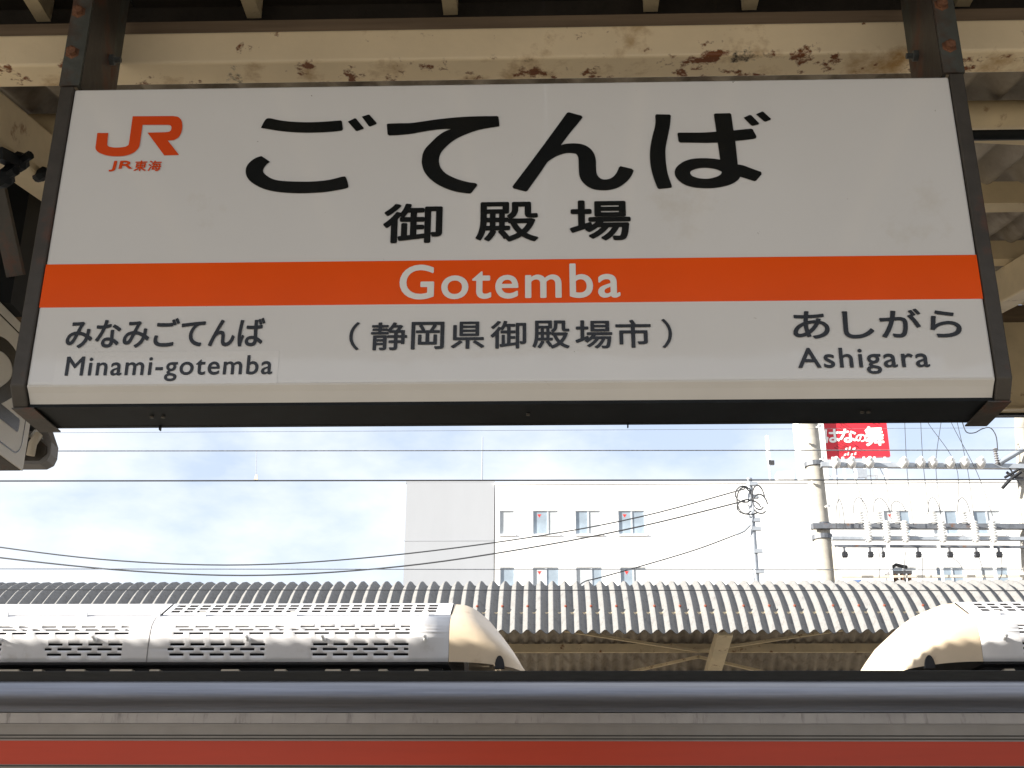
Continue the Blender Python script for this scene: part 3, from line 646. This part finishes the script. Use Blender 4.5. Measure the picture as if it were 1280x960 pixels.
MB().box(p2.x-.03, p2.x+.3, BY+2.9, BY+3.1, at(961, 581, BY+3).z, at(961, 576, BY+3).z).build('mount', 'dark', an)
rb = empty('roof_unit', (at(982, 600, BY+4).x, BY+4, ztop), 'small white rooftop machine with dark fan opening beside the antenna', 'roof unit')
a_, b_ = at(973, 601, BY+4), at(992, 589, BY+4)
MB().box(a_.x, b_.x, BY+4, BY+5, ztop-.01, b_.z).build('cabinet', 'bwhite', rb)
MB().lathe([(.2, 0), (.2, .05)], ((a_.x+b_.x)/2, BY+3.96, (ztop+b_.z)/2+.1), (0, 1, 0), 14).build('fan', 'dark', rb)
# billboard on the roof
RY = 66.
bb_ = empty('rooftop_billboard', (at(1060, 600, RY).x, RY, ztop), 'red rooftop billboard with white brush lettering beside a concrete pole', 'billboard')
c0 = at(1028.5, 530, RY); c1 = at(1032.7, 573, RY); x0b, x1b = c0.x, at(1106, 530, RY).x; z0b, z1b = c1.z, at(1060, 486, RY).z
ROT = -.10
def bf(x, z, o=0.): return (x, RY+(x-x0b)*ROT-o, z+.0)
q = MB(); q.prism([bf(x0b, z0b), bf(x1b, z0b), bf(x1b, z1b), bf(x0b, z1b)], (0, .25, 0)); q.build('board', 'billred', bb_)
for k in range(9):
    cx = x0b+.5+random.random()*(x1b-x0b-1.2); cz = z0b+.25+random.random()*2.4
    for j in range(4):
        MB().prism([bf(cx+j*.12, cz+.1*j, .006), bf(cx+j*.12+.5, cz+.1*j-.35, .006), bf(cx+j*.12+.53, cz+.1*j-.31, .006), bf(cx+j*.12+.03, cz+.1*j+.05, .006)], (0, .003, 0)).build('brush_mark', 'billdark', bb_)
ZM = (960, 520, 4.0)
for ch, a, b, ya, yb in (('は', 290, 358, 58, 128), ('な', 362, 440, 58, 130), ('の', 442, 490, 88, 128), ('舞', 490, 572, 50, 150)):
    p, q_ = at(ZM[0]+a/4, ZM[1]+yb/4, RY-.3), at(ZM[0]+b/4, ZM[1]+ya/4, RY-.3)
    text('lettering', ch, p.x, q_.x, p.z, q_.z, 0, 'white', bb_, .03, fn=lambda x, z, o: bf(x, z, .012+o*30))
for px, py, wd, ht in ((1057, 560, 3, 3.5), (1061.5, 559, 2.5, 4), (1066, 560, 4, 3), (1055.5, 567, 3.5, 3), (1060, 566, 2, 4.5), (1064, 567, 3, 3), (1068.5, 566, 2.5, 4)):
    p, q_ = at(px, py+ht/2, RY-.3), at(px+wd, py-ht/2, RY-.3)     # small brush strokes too far off to read
    MB().prism([bf(p.x, p.z, .014), bf(q_.x-.03, p.z+.02, .014), bf(q_.x, q_.z, .014), bf(p.x+.05, q_.z-.03, .014)], (0, .004, 0)).build('brush_stroke', 'white', bb_)
xa = at(999, 560, RY).x
MB().box(xa, x0b-.05, RY-.4, RY+1.2, ztop-.01, z1b+.5).build('mast_cladding', 'bwhite', bb_)
q = MB()
for k in range(6):
    x = x0b+.3+k*(x1b-x0b-.6)/5; q.box(x-.06, x+.06, RY-.3, RY-.18, ztop-.01, z0b-.002)
for z in (.35, .8): q.box(x0b, x1b, RY-.31, RY-.25, ztop+z*(z0b-ztop)-.05, ztop+z*(z0b-ztop)+.05)
q.build('lattice', 'porc', bb_)
MB().box(at(1068, 590, RY).x, at(1080, 590, RY).x, RY-.6, RY-.32, at(1070, 600, RY).z, at(1070, 590, RY).z).build('lamp_box', 'zinc', bb_)

# ------------------------------------------------------------------ overhead wires along the track
def wire(name, pts, r, m, label, group=None, n=5):
    return tag(MB().tube(pts, r, n).build(name, m, smooth=True), label, 'wire', group)
def hwire(py0, py1, Y, r, m, label, sag=0., x0=-120, x1=1400):
    a, b = at(x0, py0, Y), at(x1, py1, Y)
    pts = [a.lerp(b, i/24)-Vector((0, 0, sag*4*(i/24)*(1-i/24))) for i in range(25)]
    return wire('overhead_wire', pts, r, m, label, 'wires along the tracks')
hwire(601.5, 599.5, 8.25, .006, 'wire', 'dark contact wire crossing just above the white building roofline')
hwire(564, 562.5, 8.25, .0045, 'wirel', 'twisted grey messenger wire just below the name sign')
hwire(542, 534, 9.3, .0018, 'wirel', 'hair-thin wire running right under the sign underside')
hwire(711, 712.5, 11.2, .0045, 'wirel', 'pale thin wire crossing the lower office windows')
hwire(737, 738.5, 11.4, .005, 'wire', 'thin dark wire crossing the top of the corrugated far roof')
p0, p1 = at(320.5, 564, 8.25), at(320, 598, 8.25)
dr = empty('wire_dropper', p1, 'small pale dropper clip between contact wire and messenger wire at left', 'dropper')
MB().tube([p0, p1], .002, 5).build('rod', 'wirel', dr)
MB().prism([p1+Vector((-.014, -.006, -.010)), p1+Vector((.016, -.006, -.012)), p1+Vector((.008, -.006, .03)), p1+Vector((-.004, -.006, .03))], (0, .012, 0)).build('clip', 'ceram', dr)

# steel pole with coiled cable and the service wires it carries
GY = 30.
pb, pt_ = at(947, 745, GY), at(936.5, 598, GY)
sp_ = empty('steel_pole', (pb.x, GY, -1.25), 'slim galvanised steel pole with coiled cable in front of white building', 'pole')
dv = (pt_-pb)/(pt_.z-pb.z)
MB().tube([pb+dv*(-1.25-pb.z), pt_], .10, 12, .075).build('shaft', 'zinc', sp_, smooth=True)
for cx, cy, rx_, rz_ in ((931, 626, .20, .36), (948, 622, .16, .33), (950, 630, .19, .26), (930, 618, .22, .22), (936, 634, .3, .2)):
    p = at(cx, cy, GY-.15); pts = [p+Vector((rx_*math.cos(t*.42), .03*math.sin(t), rz_*math.sin(t*.42))) for t in range(14)]
    MB().tube(pts, .020, 5).build('cable_coil', 'wire', sp_)
for py in (606, 622, 651, 662, 690, 715):
    p = at(936.5+10.5*(py-598)/147, py, GY)
    MB().box(p.x-.03, p.x+.19, GY-.13, GY-.04, p.z-.05, p.z+.05).build('clamp', 'zinc', sp_)
pts = [at(x, y, GY-.12) for x, y in ((941, 625), (942, 645), (938, 656), (930, 664), (921, 668))]
MB().tube(pts, .03, 6).build('conduit', 'zinc', sp_, smooth=True)
def pwire(pp, Y0, Y1, r, label, grp, m='wire'):
    n = len(pp); ctrl = [at(x, y, Y0+(Y1-Y0)*(i/(n-1))) for i, (x, y) in enumerate(pp)]; pts = []
    for i in range(n-1):
        a0, a, b, b1 = ctrl[max(i-1, 0)], ctrl[i], ctrl[i+1], ctrl[min(i+2, n-1)]
        for k in range(6):
            t = k/6; pts.append(.5*((2*a)+(b-a0)*t+(2*a0-5*a+4*b-b1)*t*t+(3*a-a0-3*b+b1)*t**3))
    pts.append(ctrl[-1]); return wire('service_wire', pts, r, m, label, grp)
G1 = 'service wires from the steel pole'
pwire([(931, 611), (800, 646), (660, 672), (480, 695), (310, 706), (150, 701), (0, 684), (-150, 660)], GY, GY, .018, 'upper sagging service wire running left from the steel pole', G1)
pwire([(931, 626), (800, 658), (660, 685), (500, 708), (330, 719), (170, 714), (0, 697), (-150, 676)], GY, GY, .02, 'second sagging service wire just below the uppermost one at the steel pole', G1)
pwire([(921, 668), (870, 687), (800, 708), (750, 722), (731, 727), (722, 736), (715, 760)], GY, GY-4, .016, 'lowest service wire dropping from steel pole to the corrugated roof', G1)

# ------------------------------------------------------------------ electrical switch frame at the right
QY = 25.
pa, pc = at(1037.5, 760, QY), at(1011, 518, QY)
cp = empty('concrete_pole', (pa.x, QY, -1.25), 'leaning round concrete pole carrying the insulator beams, left of them', 'pole')
dv = (pc-pa)/(pc.z-pa.z)
MB().tube([pa+dv*(-1.25-pa.z), pc+dv*1.0], .215, 20, .165).build('shaft', 'conc', cp, smooth=True)
for py, s in ((537, 1), (557, -1), (577, 1), (607, -1), (636, 1)):
    t = (py-518)/(760-518); p = at(1011+26.5*t, py, QY)
    MB().lathe([(.02, 0), (.02, .08), (.04, .085), (.04, .11)], (p.x+s*.10, QY-.15, p.z), (s*.5, -.8, 0), 6).build('step_bolt', 'porc', cp)
for py in (581, 658, 672):
    t = (py-518)/(760-518); p = at(1011+26.5*t, py, QY)
    MB().lathe([(.215, -.05), (.215, .05)], (p.x, QY, p.z), n=18).build('band', 'beamst', cp)
def qbeam(name, x0, x1, py0, py1, h, m, label, dy=-.22, w=.12):
    a, b = at(x0, py0, QY+dy), at(x1, py1, QY+dy)
    return tag(MB().bar(a, b, w, h).build(name, m), label, 'beam', 'beams of the switch frame')
qbeam('insulator_beam', 1026, 1330, 581, 584, .10, 'zinc', 'pale upper beam carrying the row of round white insulators')
qbeam('insulator_beam', 1016, 1330, 658, 658.5, .11, 'beamst', 'dark steel beam with ribbed insulators standing on it')
qbeam('insulator_beam', 1040, 1330, 673, 674, .07, 'zinc', 'pale blue beam just under the dark steel beam', -.30)
qbeam('insulator_beam', 1043, 1330, 682.5, 684, .05, 'beamst', 'thin dark beam with small switch boxes hanging from it', -.34, .06)
qbeam('insulator_beam', 1052, 1330, 721, 720, .05, 'ceram', 'thin pinkish rail just above the corrugated roof at right', -.1, .05)
FG = 'uprights of the switch frame'
for px, y0, y1, m, lab in ((1041.5, 683, 745, 'ceram', 'rusty upright under the beams next to the concrete pole'), (1046, 684, 745, 'porc', 'white upright pipe right of the rusty upright'), (1109.5, 676, 745, 'porc', 'white upright below the third ribbed insulator'), (1173, 680, 745, 'porc', 'white upright near the middle of the switch frame'), (1239, 680, 745, 'porc', 'white upright towards the right of the switch frame')):
    a, b = at(px+1.5, y1, QY-.40), at(px, y0, QY-.40)
    tag(MB().bar((b.x, b.y, -1.25), b, .05, .05).build('frame_upright', m), lab, 'post', FG)
ordw = ['first', 'second', 'third', 'fourth', 'fifth', 'sixth', 'seventh', 'eighth', 'ninth', 'tenth', 'eleventh']
balls = [1045, 1064.5, 1087, 1130, 1151, 1166, 1188, 1206, 1226]
src = None
for i, px in enumerate(balls):
    p = at(px, 580, QY-.34); lab = f'round white insulator on the upper beam, {ordw[i]} from the concrete pole'
    r = .10
    b = MB(); b.lathe([(.02, -.16), (.05, -.15), (.085, -.11), (.105, -.03), (.10, .04), (.075, .085), (.045, .10), (.05, .13), (.03, .16)], p+Vector((0, -.02, .03)), (.15*((i % 3)-1), -1, .5), 14)
    o = b.build('ball_insulator', 'porc', smooth=True) if src is None else inst(src, p+Vector((0, -.02, .03))+src_off)
    if src is None: src = o; src_off = WL[o.name]-(p+Vector((0, -.02, .03)))
    tag(o, lab, 'insulator', 'round insulators on the upper beam')
def ribs(r, h, n): 
    q = [(r*.5, 0)]
    for k in range(n):
        z = h*(k+.2)/n; q += [(r*.55, z), (r, z+h/n*.25), (r*.95, z+h/n*.4), (r*.5, z+h/n*.7)]
    return q+[(r*.35, h)]
st = [1075, 1098.5, 1120.5, 1166.5, 1204.5]; src = None
for i, px in enumerate(st):
    p = at(px, 656, QY-.24); p.z += .01
    if src is None: src = MB().lathe(ribs(.105, .27, 5), p, n=14).build('standing_insulator', 'porc', smooth=True); off = WL[src.name]-p; o = src
    else: o = inst(src, p+off)
    tag(o, f'short ribbed white insulator standing on the dark beam, {ordw[i]} from the left', 'insulator', 'standing insulators')
hg = [1086.5, 1110, 1133, 1179.5, 1220.5, 1243]; src = None
for i, px in enumerate(hg):
    p = at(px, 678, QY-.42)
    if src is None: src = MB().lathe(ribs(.085, .46, 8), p, (0, 0, 1), n=14).build('tall_insulator', 'porc', smooth=True); off = WL[src.name]-p; o = src
    else: o = inst(src, p+off)
    tag(o, f'tall ribbed white insulator in front of the dark beam, {ordw[i]} from the left', 'insulator', 'tall insulators')
bx = [1056, 1088, 1104, 1148, 1187.5, 1221, 1249]
for i, px in enumerate(bx):
    p = at(px, 692, QY-.34); s = .6 if px == 1104 else 1
    e = empty('switch_box', p-Vector((0, 0, .08)), f'small dark switch box hanging under the thin beam, {ordw[i]} from the left', 'switch box', 'switch boxes')
    MB().box(p.x-.05*s, p.x+.05*s, p.y-.05, p.y+.05, p.z-.08, p.z+.035).build('body', 'dark', e, bevel=.01)
    MB().box(p.x-.02*s, p.x+.02*s, p.y-.02, p.y+.02, p.z+.035, at(px, 683.5, QY-.34).z).build('hanger', 'beamst', e)
    MB().box(p.x-.065*s, p.x+.065*s, p.y-.03, p.y+.03, p.z-.035, p.z-.01).build('clamp', 'zinc', e)
drops = [[(1130, 500), (1131, 530), (1134, 590), (1141, 650), (1142, 655)], [(1150, 500), (1151, 530), (1154, 580), (1161, 640)], [(1181, 500), (1176, 530), (1170, 575), (1172, 610), (1176, 642)],
         [(1145, 500), (1161, 530), (1195, 582), (1197, 640)], [(1190, 500), (1197, 530), (1210, 590), (1217, 645)], [(1180, 500), (1190, 530), (1221, 590), (1241, 645)],
         [(1045, 578), (1048, 620), (1050, 655)], [(1064, 578), (1070, 600), (1082, 640), (1086, 652)], [(1087, 578), (1090, 610), (1094, 625)], [(1100, 585), (1108, 605), (1112, 640)]]
for i, pp in enumerate(drops): pwire(pp, QY-.4, QY-.4, .007, '%s thin drop wire to the %s' % (['first', 'second', 'third', 'fourth', 'fifth', 'sixth'][i] if i < 6 else ['shortest leftmost', 'curving', 'straight', 'slanting'][i-6], 'insulators right of the red billboard' if i < 6 else 'dark beam in front of the red billboard'), 'drop wires of the switch frame')
loops = [(1050, 635, 5, 18), (1075, 628, 8, 10), (1101, 628, 9, 9), (1122, 630, 8, 6), (1167, 628, 7, 10), (1204, 628, 7, 10)]
for i, (cx, cy, rx_, ry_) in enumerate(loops):
    pp = [(cx-rx_, cy+ry_*1.4), (cx-rx_*.9, cy), (cx-rx_*.2, cy-ry_*.6), (cx+rx_*.7, cy+ry_*.1), (cx+rx_*1.3, cy+ry_*1.5)]
    pwire(pp, QY-.42, QY-.42, .009, f'dark looped jumper wire over the ribbed insulators, {ordw[i]} from the left', 'looped jumpers')
lows = [[(1098, 686), (1100, 700), (1099, 722)], [(1111, 684), (1113, 700), (1116, 712)], [(1132, 690), (1130, 712), (1131, 735)], [(1153, 697), (1153, 715), (1152, 735)], [(1190, 697), (1198, 703), (1204, 712)], [(1224, 697), (1228, 710), (1231, 722)], [(1252, 697), (1252, 718), (1246, 728)]]
for i, pp in enumerate(lows): pwire(pp, QY-.36, QY-.36, .008, f'short dark lead below the switch boxes, {ordw[i]} from the left', 'leads under the boxes')
# clutter just above the far roof
tf = empty('transformer', at(1127, 740, QY+.2), 'small slatted transformer just above the corrugated roof under the switch frame', 'transformer')
a_, b_ = at(1113, 740, QY+.2), at(1137, 706, QY+.2)
MB().box(a_.x, b_.x, QY+.1, QY+.5, at(1120, 716, QY).z, at(1120, 712, QY).z).build('lid', 'boxg', tf)
for k in range(6):
    x = a_.x+(b_.x-a_.x)*(k+.2)/6; MB().box(x, x+.03, QY+.08, QY+.5, -1.25 if k in (0, 5) else at(1120, 745, QY).z, at(1120, 716, QY).z).build('fin', 'rust' if k % 2 else 'porc', tf)
MB().tube([at(x, y, QY) for x, y in ((1114, 710), (1120, 706), (1128, 708), (1134, 709))], .04, 6).build('hose', 'wire', tf)
bh = empty('blue_tarp_roll', at(1070, 736, QY-.1), 'folded blue sheet lying along the far roof top beside the concrete pole', 'sheet')
M['blue'] = mat('blue_sheet', (.10, .16, .33), .6, var=.2)
MB().tube([at(x, y, QY-.1) for x, y in ((1054, 735), (1060, 731), (1068, 728), (1076, 729), (1084, 731), (1090, 736))], .06, 8).build('roll', 'blue', bh, smooth=True)
MB().tube([at(x, y, QY-.1) for x, y in ((1060, 738), (1063, 728), (1075, 727), (1080, 738))], .05, 8).build('fold', 'blue', bh, smooth=True)
for o in (bh,): pass
# right-hand pole with its line fittings
pa, pc = at(1290, 760, QY), at(1277, 520, QY)
rp_ = empty('concrete_pole', (pa.x, QY, -1.25), 'concrete pole at the right picture edge with dark line fittings', 'pole')
dv = (pc-pa)/(pc.z-pa.z)
MB().tube([pa+dv*(-1.25-pa.z), pc+dv*.6], .19, 18, .15).build('shaft', 'conc', rp_, smooth=True)
for pp, r in (([(1276, 590), (1262, 600), (1253, 610)], .04), ([(1280, 583), (1268, 590), (1256, 597)], .03), ([(1279, 598), (1266, 596), (1258, 590)], .03), ([(1276, 606), (1270, 598), (1262, 585)], .02)):
    MB().tube([at(x, y, QY-.25) for x, y in pp], r, 6).build('fitting', 'dark', rp_)
dp = empty('dead_end_insulator', at(1250, 578, QY-.3), 'grey slanting line insulator reaching left from the right edge pole', 'insulator')
MB().tube([at(1249, 579, QY-.3), at(1278, 562, QY-.25)], .06, 10).build('rod', 'zinc', dp)
MB().lathe(ribs(.05, .36, 7), at(1247, 580, QY-.32), (-.02, 0, 1), 10).build('stack', 'boxg', dp)
pwire([(1203, 528), (1208, 540), (1218, 541), (1228, 536), (1238, 535), (1245, 545), (1247, 562)], QY-.4, QY-.3, .012, 'dark cable curling below the right end of the name sign', 'drop wires of the switch frame')
